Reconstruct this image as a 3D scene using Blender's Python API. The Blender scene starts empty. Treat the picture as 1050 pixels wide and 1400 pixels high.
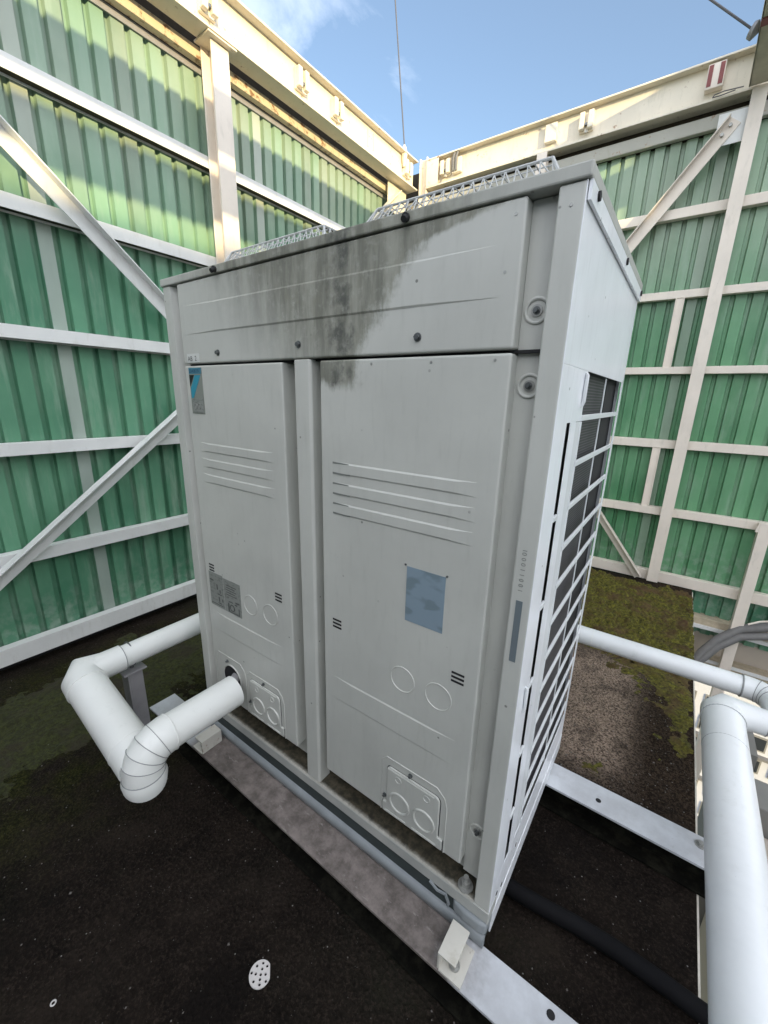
import bpy, math, random
from mathutils import Vector, Matrix, noise
random.seed(7)
R = math.radians
scene = bpy.context.scene
COL = scene.collection
HB = 1.0

# ------------------------------------------------------------------ helpers
class MB:
    def __init__(s): s.v = []; s.f = []
    def add(s, vs, fs):
        b = len(s.v); s.v += [tuple(v) for v in vs]; s.f += [tuple(b + i for i in f) for f in fs]; return s
    def box(s, x0, x1, y0, y1, z0, z1):
        return s.add([(x0,y0,z0),(x1,y0,z0),(x1,y1,z0),(x0,y1,z0),(x0,y0,z1),(x1,y0,z1),(x1,y1,z1),(x0,y1,z1)],
                     [(0,3,2,1),(4,5,6,7),(0,1,5,4),(1,2,6,5),(2,3,7,6),(3,0,4,7)])
    def obox(s, o, ax, ay, az):
        """oriented box: corner o, edge vectors ax, ay, az (right handed)"""
        o, ax, ay, az = map(Vector, (o, ax, ay, az))
        vs = [o, o+ax, o+ax+ay, o+ay, o+az, o+ax+az, o+ax+ay+az, o+ay+az]
        return s.add(vs, [(0,3,2,1),(4,5,6,7),(0,1,5,4),(1,2,6,5),(2,3,7,6),(3,0,4,7)])
    def prism(s, poly, fn, a0, a1):
        """poly: list of 2D points, fn(p, q, a) -> 3D point"""
        n = len(poly)
        vs = [fn(p, q, a0) for p, q in poly] + [fn(p, q, a1) for p, q in poly]
        fs = [tuple(range(n)), tuple(range(2*n-1, n-1, -1))]
        fs += [(i, n+i, n+(i+1) % n, (i+1) % n) for i in range(n)]
        return s.add(vs, fs)
    def tube(s, path, r, n=16, caps=True):
        path = [Vector(p) for p in path]; m = len(path)
        rr = r if isinstance(r, (list, tuple)) else [r]*m
        tans = []
        for i in range(m):
            if i == 0: t = path[1]-path[0]
            elif i == m-1: t = path[-1]-path[-2]
            else: t = (path[i+1]-path[i]).normalized() + (path[i]-path[i-1]).normalized()
            tans.append(t.normalized())
        up = Vector((0,0,1)) if abs(tans[0].z) < .9 else Vector((0,1,0))
        nrm = tans[0].cross(up).normalized()
        vs = []
        for i in range(m):
            if i:
                nrm = (nrm - tans[i]*nrm.dot(tans[i])).normalized()
            b = tans[i].cross(nrm)
            k = 1.0
            if 0 < i < m-1:
                c = (path[i+1]-path[i]).normalized().dot(tans[i]); k = 1/max(c, .5)
            bend = None
            if k > 1.0005:
                d = (path[i+1]-path[i]).normalized() - (path[i]-path[i-1]).normalized()
                bend = d.normalized()
            for j in range(n):
                a = 2*math.pi*j/n
                q = (nrm*math.cos(a) + b*math.sin(a))*rr[i]
                if bend is not None: q += bend*q.dot(bend)*(k-1)
                vs.append(path[i]+q)
        fs = [(i*n+j, i*n+(j+1) % n, (i+1)*n+(j+1) % n, (i+1)*n+j) for i in range(m-1) for j in range(n)]
        if caps: fs += [tuple(range(n-1, -1, -1)), tuple((m-1)*n+j for j in range(n))]
        return s.add(vs, fs)
    def cyl(s, p0, p1, r, n=16): return s.tube([p0, p1], r, n)
    def ring(s, c, axis, r, t, n=28, m=6):
        """torus round axis"""
        c = Vector(c); ax = Vector(axis).normalized()
        u = ax.cross(Vector((0,0,1)) if abs(ax.z) < .9 else Vector((1,0,0))).normalized(); w = ax.cross(u)
        vs = []
        for i in range(n):
            a = 2*math.pi*i/n; d = u*math.cos(a)+w*math.sin(a)
            for j in range(m):
                b = 2*math.pi*j/m
                vs.append(c + d*(r+t*math.cos(b)) + ax*t*math.sin(b))
        fs = [(i*m+j, ((i+1) % n)*m+j, ((i+1) % n)*m+(j+1) % m, i*m+(j+1) % m) for i in range(n) for j in range(m)]
        return s.add(vs, fs)
    def build(s, name, mat, parent=None, smooth=False, bevel=0.0, seg=2, ang=40, label=None, solid=0):
        me = bpy.data.meshes.new(name)
        off = Vector((0,0,0))
        if parent is not None:
            p = parent
            while p is not None: off += p.location; p = p.parent
        me.from_pydata([tuple(Vector(v)-off) for v in s.v], [], s.f)
        me.validate(); me.update()
        if smooth:
            me.polygons.foreach_set('use_smooth', [True]*len(me.polygons))
            me.set_sharp_from_angle(angle=R(ang))
        if mat: me.materials.append(mat)
        o = bpy.data.objects.new(name, me); COL.objects.link(o)
        if parent is not None: o.parent = parent
        if solid:
            m = o.modifiers.new('thickness', 'SOLIDIFY'); m.thickness = solid; m.offset = 0
        if bevel:
            m = o.modifiers.new('bevel', 'BEVEL'); m.width = bevel; m.segments = seg; m.limit_method = 'ANGLE'; m.angle_limit = R(40)
        if label: o['label'] = label
        return o

def empty(name, loc, label, cat, group=None):
    o = bpy.data.objects.new(name, None); o.location = loc; o.empty_display_size = .1; COL.objects.link(o)
    return tag(o, label, cat, group)
def tag(o, label=None, cat=None, group=None, kind=None):
    if label: o['label'] = label
    if cat: o['category'] = cat
    if group: o['group'] = group
    if kind: o['kind'] = kind
    return o
def copy_tree(o, parent=None):
    c = o.copy(); COL.objects.link(c)
    if parent is not None: c.parent = parent
    for ch in list(o.children): copy_tree(ch, c)
    return c
def text_mb(txt, size, fn):
    """text as mesh through fn(x, y) -> 3D"""
    cu = bpy.data.curves.new('lettering', 'FONT'); cu.body = txt; cu.size = size; cu.resolution_u = 3
    ob = bpy.data.objects.new('lettering', cu); COL.objects.link(ob)
    dg = bpy.context.evaluated_depsgraph_get()
    me = bpy.data.meshes.new_from_object(ob.evaluated_get(dg))
    mb = MB(); mb.add([fn(v.co.x, v.co.y) for v in me.vertices], [tuple(p.vertices) for p in me.polygons])
    bpy.data.objects.remove(ob); bpy.data.curves.remove(cu); bpy.data.meshes.remove(me)
    return mb

# ------------------------------------------------------------------ materials
class NT:
    def __init__(s, name):
        s.m = bpy.data.materials.new(name); s.m.use_nodes = True
        s.t = s.m.node_tree; s.b = s.t.nodes['Principled BSDF']
        s.pos = s.n('ShaderNodeNewGeometry').outputs['Position']
    def n(s, t, **k):
        x = s.t.nodes.new(t)
        for a, b in k.items(): setattr(x, a, b)
        return x
    def l(s, a, b): s.t.links.new(a, b)
    def val(s, sock, v):
        if hasattr(v, 'links') or isinstance(v, bpy.types.NodeSocket): s.l(v, sock)
        else: sock.default_value = v
    def math(s, op, a, b=0.0, clamp=False):
        x = s.n('ShaderNodeMath', operation=op); x.use_clamp = clamp
        s.val(x.inputs[0], a); s.val(x.inputs[1], b); return x.outputs[0]
    def noise(s, scale, detail=4, rough=.55, sc=(1,1,1), dist=0):
        m = s.n('ShaderNodeMapping'); m.inputs['Scale'].default_value = sc; s.l(s.pos, m.inputs['Vector'])
        x = s.n('ShaderNodeTexNoise'); x.inputs['Scale'].default_value = scale; x.inputs['Detail'].default_value = detail
        x.inputs['Roughness'].default_value = rough; x.inputs['Distortion'].default_value = dist
        s.l(m.outputs[0], x.inputs['Vector']); return x.outputs['Fac']
    def voro(s, scale, feat='F1', out='Distance', sc=(1,1,1)):
        m = s.n('ShaderNodeMapping'); m.inputs['Scale'].default_value = sc; s.l(s.pos, m.inputs['Vector'])
        x = s.n('ShaderNodeTexVoronoi', feature=feat); x.inputs['Scale'].default_value = scale
        s.l(m.outputs[0], x.inputs['Vector']); return x.outputs[out]
    def ramp(s, f, a, b, lo=0.0, hi=1.0):
        x = s.n('ShaderNodeMapRange', interpolation_type='SMOOTHSTEP'); s.val(x.inputs['Value'], f)
        x.inputs['From Min'].default_value = a; x.inputs['From Max'].default_value = b
        x.inputs['To Min'].default_value = lo; x.inputs['To Max'].default_value = hi; return x.outputs[0]
    def mix(s, f, a, b):
        x = s.n('ShaderNodeMix', data_type='RGBA'); s.val(x.inputs[0], f)
        for i, v in ((6, a), (7, b)):
            if isinstance(v, tuple): x.inputs[i].default_value = (*v, 1)
            else: s.l(v, x.inputs[i])
        return x.outputs[2]
    def sep(s):
        x = s.n('ShaderNodeSeparateXYZ'); s.l(s.pos, x.inputs[0]); return x.outputs
    def bump(s, h, strength=.3, dist=.005):
        x = s.n('ShaderNodeBump'); x.inputs['Strength'].default_value = strength; x.inputs['Distance'].default_value = dist
        s.l(h, x.inputs['Height']); s.l(x.outputs[0], s.b.inputs['Normal'])
    def fin(s, col, rough=.5, metal=0.0, spec=None):
        if isinstance(col, tuple): s.b.inputs['Base Color'].default_value = (*col, 1)
        else: s.l(col, s.b.inputs['Base Color'])
        s.val(s.b.inputs['Roughness'], rough); s.b.inputs['Metallic'].default_value = metal
        if spec is not None: s.b.inputs['Specular IOR Level'].default_value = spec
        return s.m

def simple(name, c, rough=.5, metal=0, var=.12, scale=12, bump=0):
    t = NT(name); f = t.noise(scale, 5)
    col = t.mix(f, tuple(x*(1-var) for x in c), tuple(min(1, x*(1+var)) for x in c))
    if bump: t.bump(t.noise(scale*6, 4), bump, .002)
    return t.fin(col, rough, metal)

def unit_paint(name, base, rough=.38, stain=False, cap=False):
    t = NT(name)
    f = t.noise(3, 5, .6); g = t.noise(60, 3, .6, (1,1,.15))
    col = t.mix(t.ramp(f, .3, .7), tuple(x*.93 for x in base), tuple(x*1.05 for x in base))
    col = t.mix(t.ramp(g, .5, .85, 0, .16), col, (.22,.23,.19))
    du_ = t.noise(7, 6, .7, (1,1,.35)); col = t.mix(t.ramp(du_, .5, .8, 0, .22), col, tuple(x*.62 for x in base))
    # scattered tiny specks of dirt
    sp = t.voro(26); thin = t.noise(9, 2)
    m = t.math('MULTIPLY', t.ramp(sp, .10, .06), t.ramp(thin, .52, .6), True)
    col = t.mix(t.math('MULTIPLY', m, .7), col, (.06,.06,.05))
    if stain or cap:
        x, y, z = t.sep()
        wob = t.math('MULTIPLY', t.math('SUBTRACT', t.noise(16, 6, .68, (1,1,.32)), .5), .16)
        wob2 = t.math('MULTIPLY', t.math('SUBTRACT', t.noise(45, 4, .6), .5), .06)
        xw = t.math('ADD', x, t.math('ADD', wob, wob2))
        if stain:
            # right edge: runs from x=-.45 at z 1.34 to x=-.30 at 1.53, flares out under the cap
            e = t.math('MULTIPLY_ADD', z, .85); e.node.inputs[2].default_value = -1.575
            flare = t.math('MULTIPLY', t.ramp(z, 1.535, 1.575), .12)
            e = t.math('ADD', e, flare)
            dr = t.math('SUBTRACT', e, xw)
            right = t.ramp(dr, -.012, .04)
            # left edge: broad and soft, closes to x=-.62 low down
            le = t.math('MULTIPLY_ADD', z, -1.15); le.node.inputs[2].default_value = .96
            dl = t.math('SUBTRACT', xw, le)
            left = t.ramp(dl, -.34, .16)
            mask = t.math('MULTIPLY', right, left)
            # only a small corner of it reaches the right service panel
            low = t.math('MULTIPLY', t.ramp(t.math('ADD', z, t.math('MULTIPLY', wob, .6)), 1.265, 1.29), t.ramp(xw, -.42, -.46))
            panel = t.ramp(z, 1.335, 1.341)
            lowx = t.ramp(x, -.60, -.57)
            mask = t.math('ADD', t.math('MULTIPLY', mask, panel), t.math('MULTIPLY', t.math('MULTIPLY', low, lowx), t.math('SUBTRACT', 1.0, panel)), True)
        else:
            mask = t.math('MULTIPLY', t.ramp(xw, -1.22, -.9), t.ramp(xw, -.08, -.3, .25, 1.0))
        streak = t.noise(30, 5, .65, (1,1,.16)); blot = t.noise(22, 6, .65)
        d = t.mix(t.ramp(streak, .35, .68), (.155,.156,.126), (.31,.31,.26))
        d = t.mix(t.ramp(blot, .5, .72, 0, .7), d, (.20,.198,.15))
        # one dark run
        run = t.math('MULTIPLY', t.ramp(t.math('ABSOLUTE', t.math('ADD', xw, .49)), .045, .0), t.ramp(blot, .38, .6))
        d = t.mix(t.math('MULTIPLY', run, .8), d, (.05,.053,.048))
        amount = t.math('MULTIPLY', mask, t.ramp(t.noise(40, 5, .7), .22, .5, .6, .97))
        col = t.mix(amount, col, d)
        rough = t.math('MULTIPLY_ADD', mask, .4); rough.node.inputs[2].default_value = .38
    t.bump(t.noise(3.5, 2), .22, .012)
    return t.fin(col, rough)

UNIT = (.515,.518,.478)
M = {}
M['unit'] = unit_paint('unit_paint', UNIT)
M['stained'] = unit_paint('unit_paint_stained', UNIT, stain=True)
M['cap'] = unit_paint('unit_paint_cap', tuple(x*.92 for x in UNIT), cap=True)
M['side'] = unit_paint('unit_paint_side_lit', (.84,.86,.89), rough=.28)  # front paint lightened and blued, sky light painted into the colour
M['grille'] = simple('grille_plastic', (.70,.72,.73), .35, var=.06)
M['guard'] = simple('guard_wire_paint', (.50,.51,.50), .45, var=.2, scale=40)
M['dark'] = simple('dark_void', (.012,.012,.013), .8)
M['screw'] = simple('screw_metal', (.16,.17,.17), .35, .7)
M['steelbolt'] = simple('bolt_metal', (.38,.38,.36), .4, .6, .25, 60)
M['ink'] = simple('print_ink', (.07,.075,.07), .6)
M['greyink'] = simple('faded_ink', (.19,.20,.185), .6)
t = NT('coil_fins'); x, y, z = t.sep()
w = t.math('SINE', t.math('MULTIPLY', z, 900)); M['coil'] = t.fin(t.mix(t.ramp(w, -.2, 1), (.008,.008,.009), (.085,.08,.092)), .55)
def blotch_label(name, base, dark, sc):
    t = NT(name); f = t.noise(sc, 2, .4, (1,1,1.8))
    return t.fin(t.mix(t.ramp(f, .52, .62), base, dark), .45)
M['bluelabel'] = blotch_label('faded_blue_label', (.22,.29,.345), (.165,.22,.25), 16)
M['greylabel'] = blotch_label('grey_label', (.235,.245,.225), (.17,.18,.165), 60)
M['logogrey'] = simple('logo_grey', (.22,.235,.205), .45)
M['teal'] = simple('logo_teal', (.03,.26,.36), .4)
M['tealband'] = simple('logo_teal_band', (.06,.20,.27), .4)
M['navy'] = simple('logo_navy', (.02,.06,.14), .4)
M['black'] = simple('logo_black', (.004,.006,.008), .4)
M['whitelabel'] = simple('white_label', (.6,.61,.58), .5)
M['strip'] = simple('post_strip', (.15,.18,.195), .4)
# dirty base tray
t = NT('base_tray_paint'); x, y, z = t.sep()
f = t.noise(50, 6, .7); g = t.noise(7, 4, .6)
yy = t.math('ADD', y, t.math('MULTIPLY', t.math('SUBTRACT', t.noise(60, 5, .7), .5), .018))
up = t.ramp(z, .0105, .0165)
dirt = t.math('MULTIPLY', t.ramp(yy, -.006, .014), up)
col = t.mix(t.ramp(g, .3, .7), (.36,.37,.35), (.45,.45,.42))
col = t.mix(t.math('MULTIPLY', up, .6), col, (.50,.47,.40))
col = t.mix(dirt, col, t.mix(t.ramp(f, .35, .7), (.02,.018,.011), (.085,.07,.045)))
col = t.mix(t.ramp(f, .62, .8, 0, .5), col, (.12,.11,.08))
M['tray'] = t.fin(col, .6)
M['gap'] = simple('recess_dark_teal', (.035,.046,.046), .6, var=.4, scale=30)  # dark teal face between the tray lip and the lower rail
M['foot'] = simple('base_rail_paint', (.24,.26,.27), .4, var=.28, scale=14)
# white steel of the fence
def white_steel(name, base, rust=0.0, grime_shade=.25):
    t = NT(name); f = t.noise(4, 5); s = t.noise(25, 6, .65, (1,1,.3)); sp = t.noise(70, 3, .7)
    col = t.mix(t.ramp(f, .3, .7), tuple(c*.9 for c in base), base)
    col = t.mix(t.ramp(s, .52, .8, 0, grime_shade), col, (.33,.30,.22))
    col = t.mix(t.ramp(sp, .70, .78, 0, .6), col, (.18,.12,.07))
    if rust:
        r = t.noise(16, 7, .7)
        col = t.mix(t.ramp(r, .62-rust*.2, .75-rust*.2), col, t.mix(t.noise(60, 3), (.17,.075,.03), (.36,.2,.1)))
    t.bump(t.noise(30, 3), .08, .002)
    return t.fin(col, .42)
M['white'] = white_steel('white_fence_paint', (.80,.80,.78))
M['cream'] = white_steel('cream_beam_paint', (.78,.71,.58), .12, .35)
M['rusty'] = white_steel('rusty_gutter_paint', (.70,.58,.40), .5, .5)
M['gutterb'] = white_steel('grey_gutter_paint', (.42,.41,.35), .15, .5)
M['pinkwhite'] = white_steel('warm_white_fence_paint', (.85,.76,.66))
M['grime_shade'] = simple('shade_brown', (.05,.04,.026), .9, var=.5, scale=30)  # dark brown used as painted shade under rails and behind gutters
M['olive'] = simple('weathered_beam_concrete', (.52,.47,.36), .8, var=.4, scale=9, bump=.4)
M['redbrown'] = simple('bracket_red_paint', (.22,.045,.04), .5, var=.3, scale=50)
# green corrugated sheet
def green(name, c0, c1, haze=.35):
    t = NT(name); x, y, z = t.sep()
    f = t.noise(2.2, 4); s = t.noise(9, 6, .65, (1,1,.12)); e = t.noise(16, 5, .6)
    col = t.mix(t.ramp(f, .3, .7), c0, c1)
    col = t.mix(t.ramp(s, .45, .8, 0, .4), col, tuple(a*.45 for a in c0))
    col = t.mix(t.math('MULTIPLY', t.ramp(z, 1.7, 2.7), t.ramp(f, .2, .7, .45, .75)), col, (.37,.40,.33))  # upper sheets paled by height, sky reflection painted into the colour
    pan = t.n('ShaderNodeTexWhiteNoise', noise_dimensions='1D'); t.l(t.math('FLOOR', t.math('DIVIDE', t.math('SUBTRACT', t.math('ADD', x if 'weather' in name else y, 0), .0105 if 'weather' in name else .177), .0955)), pan.inputs['W'])
    col = t.mix(t.math('MULTIPLY', pan.outputs['Value'], .30), col, tuple(min(1, a*1.55+.03) for a in c1))
    bl = t.noise(13, 6, .65, (1,1,.16))
    col = t.mix(t.ramp(bl, .48, .78, 0, haze), col, (.32,.42,.33))
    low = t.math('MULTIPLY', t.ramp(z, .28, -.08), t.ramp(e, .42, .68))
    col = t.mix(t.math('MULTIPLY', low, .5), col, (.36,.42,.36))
    return t.fin(col, t.ramp(s, .3, .8, .28, .5))
M['green'] = green('green_sheet_paint', (.062,.205,.12), (.115,.285,.172), .62)
M['greenb'] = green('green_sheet_paint_weathered', (.07,.22,.10), (.13,.31,.16), .5)
M['palesheet'] = green('pale_fibreglass_sheet', (.30,.37,.32), (.36,.42,.37), .2)
M['palesheetb'] = green('dull_fibreglass_sheet', (.16,.25,.17), (.22,.30,.22), .3)
# pipes
def pipe_mat(name, base):
    t = NT(name); x, y, z = t.sep()
    f = t.noise(5, 4); g = t.noise(40, 5, .7); nz = t.n('ShaderNodeNewGeometry').outputs['Normal']
    sx = t.n('ShaderNodeSeparateXYZ'); t.l(nz, sx.inputs[0])
    col = t.mix(t.ramp(f, .3, .7), tuple(c*.94 for c in base), base)
    st = t.noise(18, 6, .7, (1,1,.4))
    col = t.mix(t.ramp(st, .56, .8, 0, .28), col, (.36,.36,.31))
    col = t.mix(t.ramp(g, .68, .76, 0, .55), col, (.14,.13,.1))
    gm = t.math('MULTIPLY', t.math('MULTIPLY', t.ramp(z, .205, .182), t.ramp(t.math('ABSOLUTE', t.math('ADD', y, .2)), .11, .07)), t.ramp(t.noise(35, 6, .7), .42, .6))
    gm = t.math('MULTIPLY', gm, t.ramp(x, -1.02, -.99))
    col = t.mix(t.math('MULTIPLY', gm, .75), col, (.17,.17,.13))
    t.bump(t.noise(7, 3), .35, .008)
    return t.fin(col, .36)
M['pipe'] = pipe_mat('white_pipe_jacket', (.77,.78,.75))
M['pipeb'] = pipe_mat('bluish_pipe_jacket', (.76,.775,.775))
M['seam'] = simple('jacket_seam', (.26,.27,.27), .6, var=.5, scale=40)
# steel beams under the unit
t = NT('beam_paint'); x, y, z = t.sep()
f = t.noise(6, 6, .65); g = t.noise(26, 6, .7); sp = t.noise(60, 4, .7)
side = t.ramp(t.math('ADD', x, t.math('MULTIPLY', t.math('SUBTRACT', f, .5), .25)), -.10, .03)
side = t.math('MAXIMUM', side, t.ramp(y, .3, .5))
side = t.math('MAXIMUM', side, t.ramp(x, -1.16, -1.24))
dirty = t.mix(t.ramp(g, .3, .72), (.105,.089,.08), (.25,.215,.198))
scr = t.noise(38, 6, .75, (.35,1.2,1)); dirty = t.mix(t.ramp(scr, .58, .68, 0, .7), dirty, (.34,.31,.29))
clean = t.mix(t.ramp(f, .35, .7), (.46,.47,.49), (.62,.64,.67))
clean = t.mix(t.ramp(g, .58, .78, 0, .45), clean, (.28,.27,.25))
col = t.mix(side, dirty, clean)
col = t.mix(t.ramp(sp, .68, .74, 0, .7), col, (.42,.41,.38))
col = t.mix(t.ramp(z, -.122, -.128), col, t.mix(t.ramp(g, .4, .7), (.006,.006,.005), (.02,.019,.014)))  # near black below the top flange, its shade painted into the colour
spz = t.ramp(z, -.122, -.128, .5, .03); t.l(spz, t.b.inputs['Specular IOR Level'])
M['beam'] = t.fin(col, .5)
M['clip'] = white_steel('clip_paint', (.60,.58,.52), .25, .6)
# roof floor
t = NT('roof_membrane'); x, y, z = t.sep()
big = t.noise(1.4, 4); mid = t.noise(9, 6, .65); fine = t.noise(130, 5, .75); vf = t.voro(170)
col = t.mix(t.ramp(mid, .3, .7), (.0065,.0049,.0040), (.018,.0137,.0108))
col = t.mix(t.ramp(big, .5, .75, 0, .5), col, (.03,.033,.022))
grain = t.ramp(fine, .45, .70)
col = t.mix(t.math('MULTIPLY', grain, .6), col, (.058,.044,.035))
lg = t.noise(3.2, 6, .65); col = t.mix(t.ramp(lg, .48, .68, 0, .6), col, (.034,.026,.0205)); col = t.mix(t.ramp(lg, .46, .3, 0, .65), col, (.007,.006,.0055))
gm_ = t.noise(2.1, 6, .7); col = t.mix(t.ramp(gm_, .55, .7, 0, .5), col, (.018,.019,.009))
# the drier, paler gravelly patch behind the unit
px = t.math('MULTIPLY', t.ramp(x, -.45, -.05), t.ramp(x, .36, .14)); py = t.math('MULTIPLY', t.ramp(y, .72, 1.0), t.ramp(y, 1.95, 1.65))
patch = t.math('MULTIPLY', t.math('MULTIPLY', px, py), t.ramp(mid, .3, .55, .45, 1.0))
stones = t.mix(t.ramp(t.voro(95, out='Color'), .1, .9), (.06,.042,.032), (.50,.39,.31))
gr = t.mix(t.ramp(fine, .38, .60), (.045,.031,.022), (.46,.35,.27))
gr = t.mix(t.ramp(t.noise(200, 3, .7), .5, .7, 0, .6), gr, stones)
col = t.mix(t.math('MULTIPLY', patch, .95), col, gr)
br = t.math('MULTIPLY', t.math('MULTIPLY', t.ramp(x, .02, .22), t.ramp(y, .72, .95)), t.ramp(mid, .3, .6, .5, 1))
col = t.mix(t.math('MULTIPLY', br, t.math('SUBTRACT', 1.0, patch)), col, t.mix(t.ramp(fine, .42, .62), (.014,.009,.006), (.075,.052,.035)))
# mossy tint
ml = t.math('MULTIPLY', t.ramp(x, -1.05, -1.7), t.ramp(x, -2.52, -2.3))
mossy = t.math('MULTIPLY', ml, t.ramp(t.noise(6, 8, .75), .36, .6))
col = t.mix(t.math('MULTIPLY', mossy, .75), col, t.mix(t.ramp(fine, .4, .65), (.011,.013,.003), (.055,.062,.012)))
# pale chips
chip = t.math('MULTIPLY', t.ramp(t.voro(48), .11, .06), t.ramp(t.noise(23, 2), .55, .62))
col = t.mix(chip, col, (.30,.29,.27))
chip2 = t.math('MULTIPLY', t.ramp(t.voro(120), .17, .1), t.ramp(t.noise(41, 2), .58, .66))
col = t.mix(t.math('MULTIPLY', chip2, .8), col, (.17,.165,.15))
h = t.math('ADD', t.math('MULTIPLY', fine, .7), t.math('MULTIPLY', t.voro(90), .6))
t.bump(h, 1.0, .012)
M['roof'] = t.fin(col, t.ramp(mid, .3, .7, .75, .97), spec=.08)
t = NT('moss'); f = t.noise(9, 6, .7); g = t.noise(60, 6, .75); k = t.noise(3.5, 4, .6)
col = t.mix(t.ramp(g, .3, .72), (.012,.012,.002), (.19,.175,.018))
col = t.mix(t.ramp(f, .48, .66, 0, .8), col, (.06,.032,.012))
col = t.mix(t.ramp(k, .52, .66, 0, .75), col, t.mix(g, (.03,.014,.008), (.15,.075,.04)))
t.bump(g, 1.0, .012); M['moss'] = t.fin(col, .95)
t = NT('moss_dark'); g = t.noise(60, 6, .75); k = t.noise(5, 5, .6)
col = t.mix(t.ramp(g, .3, .75), (.011,.013,.003), (.060,.068,.012))
col = t.mix(t.ramp(k, .48, .66, 0, .75), col, (.035,.026,.017)); t.bump(g, 1.0, .012); M['mossd'] = t.fin(col, .95)
M['conc'] = simple('beige_concrete', (.50,.44,.37), .8, var=.15, scale=4, bump=.25)
M['ledge'] = simple('mottled_ledge', (.47,.40,.29), .85, var=.45, scale=26, bump=.4)
M['facade'] = simple('pale_facade', (.52,.53,.56), .8, var=.08)
M['greywall'] = simple('grey_render', (.22,.215,.20), .85, var=.2, scale=5)
M['glass'] = simple('window_glass', (.03,.035,.04), .1)
M['hose'] = simple('grey_hose', (.17,.165,.16), .5, var=.25, scale=30)
M['blackhose'] = simple('black_conduit', (.004,.004,.005), .8); M['blackhose'].node_tree.nodes['Principled BSDF'].inputs['Specular IOR Level'].default_value = .2
M['street'] = simple('street_asphalt', (.06,.06,.06), .9)
M['galv'] = simple('grey_support_paint', (.33,.32,.33), .5, .2, .2, 20)
M['wire'] = simple('wire_sheath', (.09,.09,.1), .5)
M['disc'] = simple('white_perforated_plastic', (.62,.59,.57), .6, var=.12, scale=200)
M['creamedge'] = simple('cream_edge_paint', (.62,.58,.50), .7, var=.4, scale=30)
M['conceal'] = simple('blocker_render', (.42,.41,.38), .8)

FL = -.22       # roof level
# ------------------------------------------------------------------ roof, ground
o = MB().box(-3.2, .472, -4.2, 3.9, FL-.35, FL).build('roof_slab', M['roof']); tag(o, kind='structure')
o = MB().box(.4721, .478, -4.2, 3.22, FL-.35, FL-.003).build('slab_edge_trim', M['creamedge']); tag(o, kind='structure')
o = MB().box(-400, 400, -400, 400, -16.3, -16).build('ground', M['street']); tag(o, kind='structure')

def moss_patch(name, x0, x1, y0, y1, mat, step, amp, thr, seed, label, edge=.12, rough=34):
    nx = int((x1-x0)/step); ny = int((y1-y0)/step); mb = MB(); vs = []; hs = []
    for j in range(ny+1):
        for i in range(nx+1):
            x = x0+i*step; y = y0+j*step
            e = min(x-x0, y-y0, y1-y, (x1-x) if x1 < .4 else 9)
            big = noise.fractal(Vector((x*2.2+seed, y*2.2, seed)), 1, 2, 4)
            fin_ = noise.fractal(Vector((x*rough, y*rough, seed)), 1, 2, 4)
            tuft = noise.fractal(Vector((x*9, y*13, seed+3)), .8, 2, 4)
            m = big*(1.1 if edge > .4 else .6) + min(1, e/edge)*.9 - thr
            m += .45*tuft*(1-min(1, e/(edge*3))) + .22*fin_
            h = max(-.004, min(1, m*2)*amp*(.65+.4*tuft+.35*fin_))
            if x1 > .4 and x > x1-.03: h -= (x-(x1-.03))*.5
            vs.append((x, y, FL+h)); hs.append(h)
    fs = []
    for j in range(ny):
        for i in range(nx):
            q = (j*(nx+1)+i, j*(nx+1)+i+1, (j+1)*(nx+1)+i+1, (j+1)*(nx+1)+i)
            if max(hs[k] for k in q) > -.0035: fs.append(q)
    mb.add(vs, fs); o = mb.build(name, mat, smooth=True, ang=180)
    tag(o, label, 'moss', kind='stuff')
moss_patch('moss', -.75, .474, 1.8, 3.17, M['moss'], .0085, .05, .28, 3.1, 'olive and brown moss on the roof at the foot of the rear fence')
moss_patch('moss', -2.42, -1.5, -1.0, 1.5, M['mossd'], .0125, .016, .60, 8.4, 'dark green moss on the roof along the left fence', edge=.3)
moss_patch('moss', .0, .474, .85, 2.05, M['moss'], .0085, .02, .62, 5.5, 'small mossy patch at the roof edge below the white pipe', edge=.42)

# ------------------------------------------------------------------ fence builder pieces
def hbeam_y(mb, xc, y0, y1, z0, z1, w, tf=.012, tw=.012):
    mb.box(xc-w/2, xc+w/2, y0, y1, z0, z0+tf); mb.box(xc-w/2, xc+w/2, y0, y1, z1-tf, z1)
    mb.box(xc-tw/2, xc+tw/2, y0+.001, y1-.001, z0+tf, z1-tf); return mb
def hbeam_x(mb, yc, x0, x1, z0, z1, w, tf=.012, tw=.012):
    mb.box(x0, x1, yc-w/2, yc+w/2, z0, z0+tf); mb.box(x0, x1, yc-w/2, yc+w/2, z1-tf, z1)
    mb.box(x0+.001, x1-.001, yc-tw/2, yc+tw/2, z0+tf, z1-tf); return mb
def corr(u0, u1, z0, z1, fn, phase, pitch=.0955, pale=()):
    """corrugated sheet: fn(u, depth, z). Returns mesh for the green part, mesh for the pale pans"""
    prof = []; k = math.floor((u0-phase)/pitch)-1; seg = []
    while True:
        c = phase+k*pitch
        if c-.02 > u1: break
        for du, d in ((-.0165,0),(-.0125,.026),(.0105,.026),(.0165,0)):
            if u0 <= c+du <= u1: prof.append((c+du, d, k))
        k += 1
    prof = [(u0,0,prof[0][2]-1)]+prof+[(u1,0,prof[-1][2])]
    g, p = MB(), MB()
    for (a, da, ka), (b, db, kb) in zip(prof, prof[1:]):
        tgt = p if (da == 0 and db == 0 and ka in pale) else g
        zs = [z0, z1]
        tgt.add([fn(a,da,z0), fn(b,db,z0), fn(b,db,z1), fn(a,da,z1)], [(0,1,2,3)])
    return g, p

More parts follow.
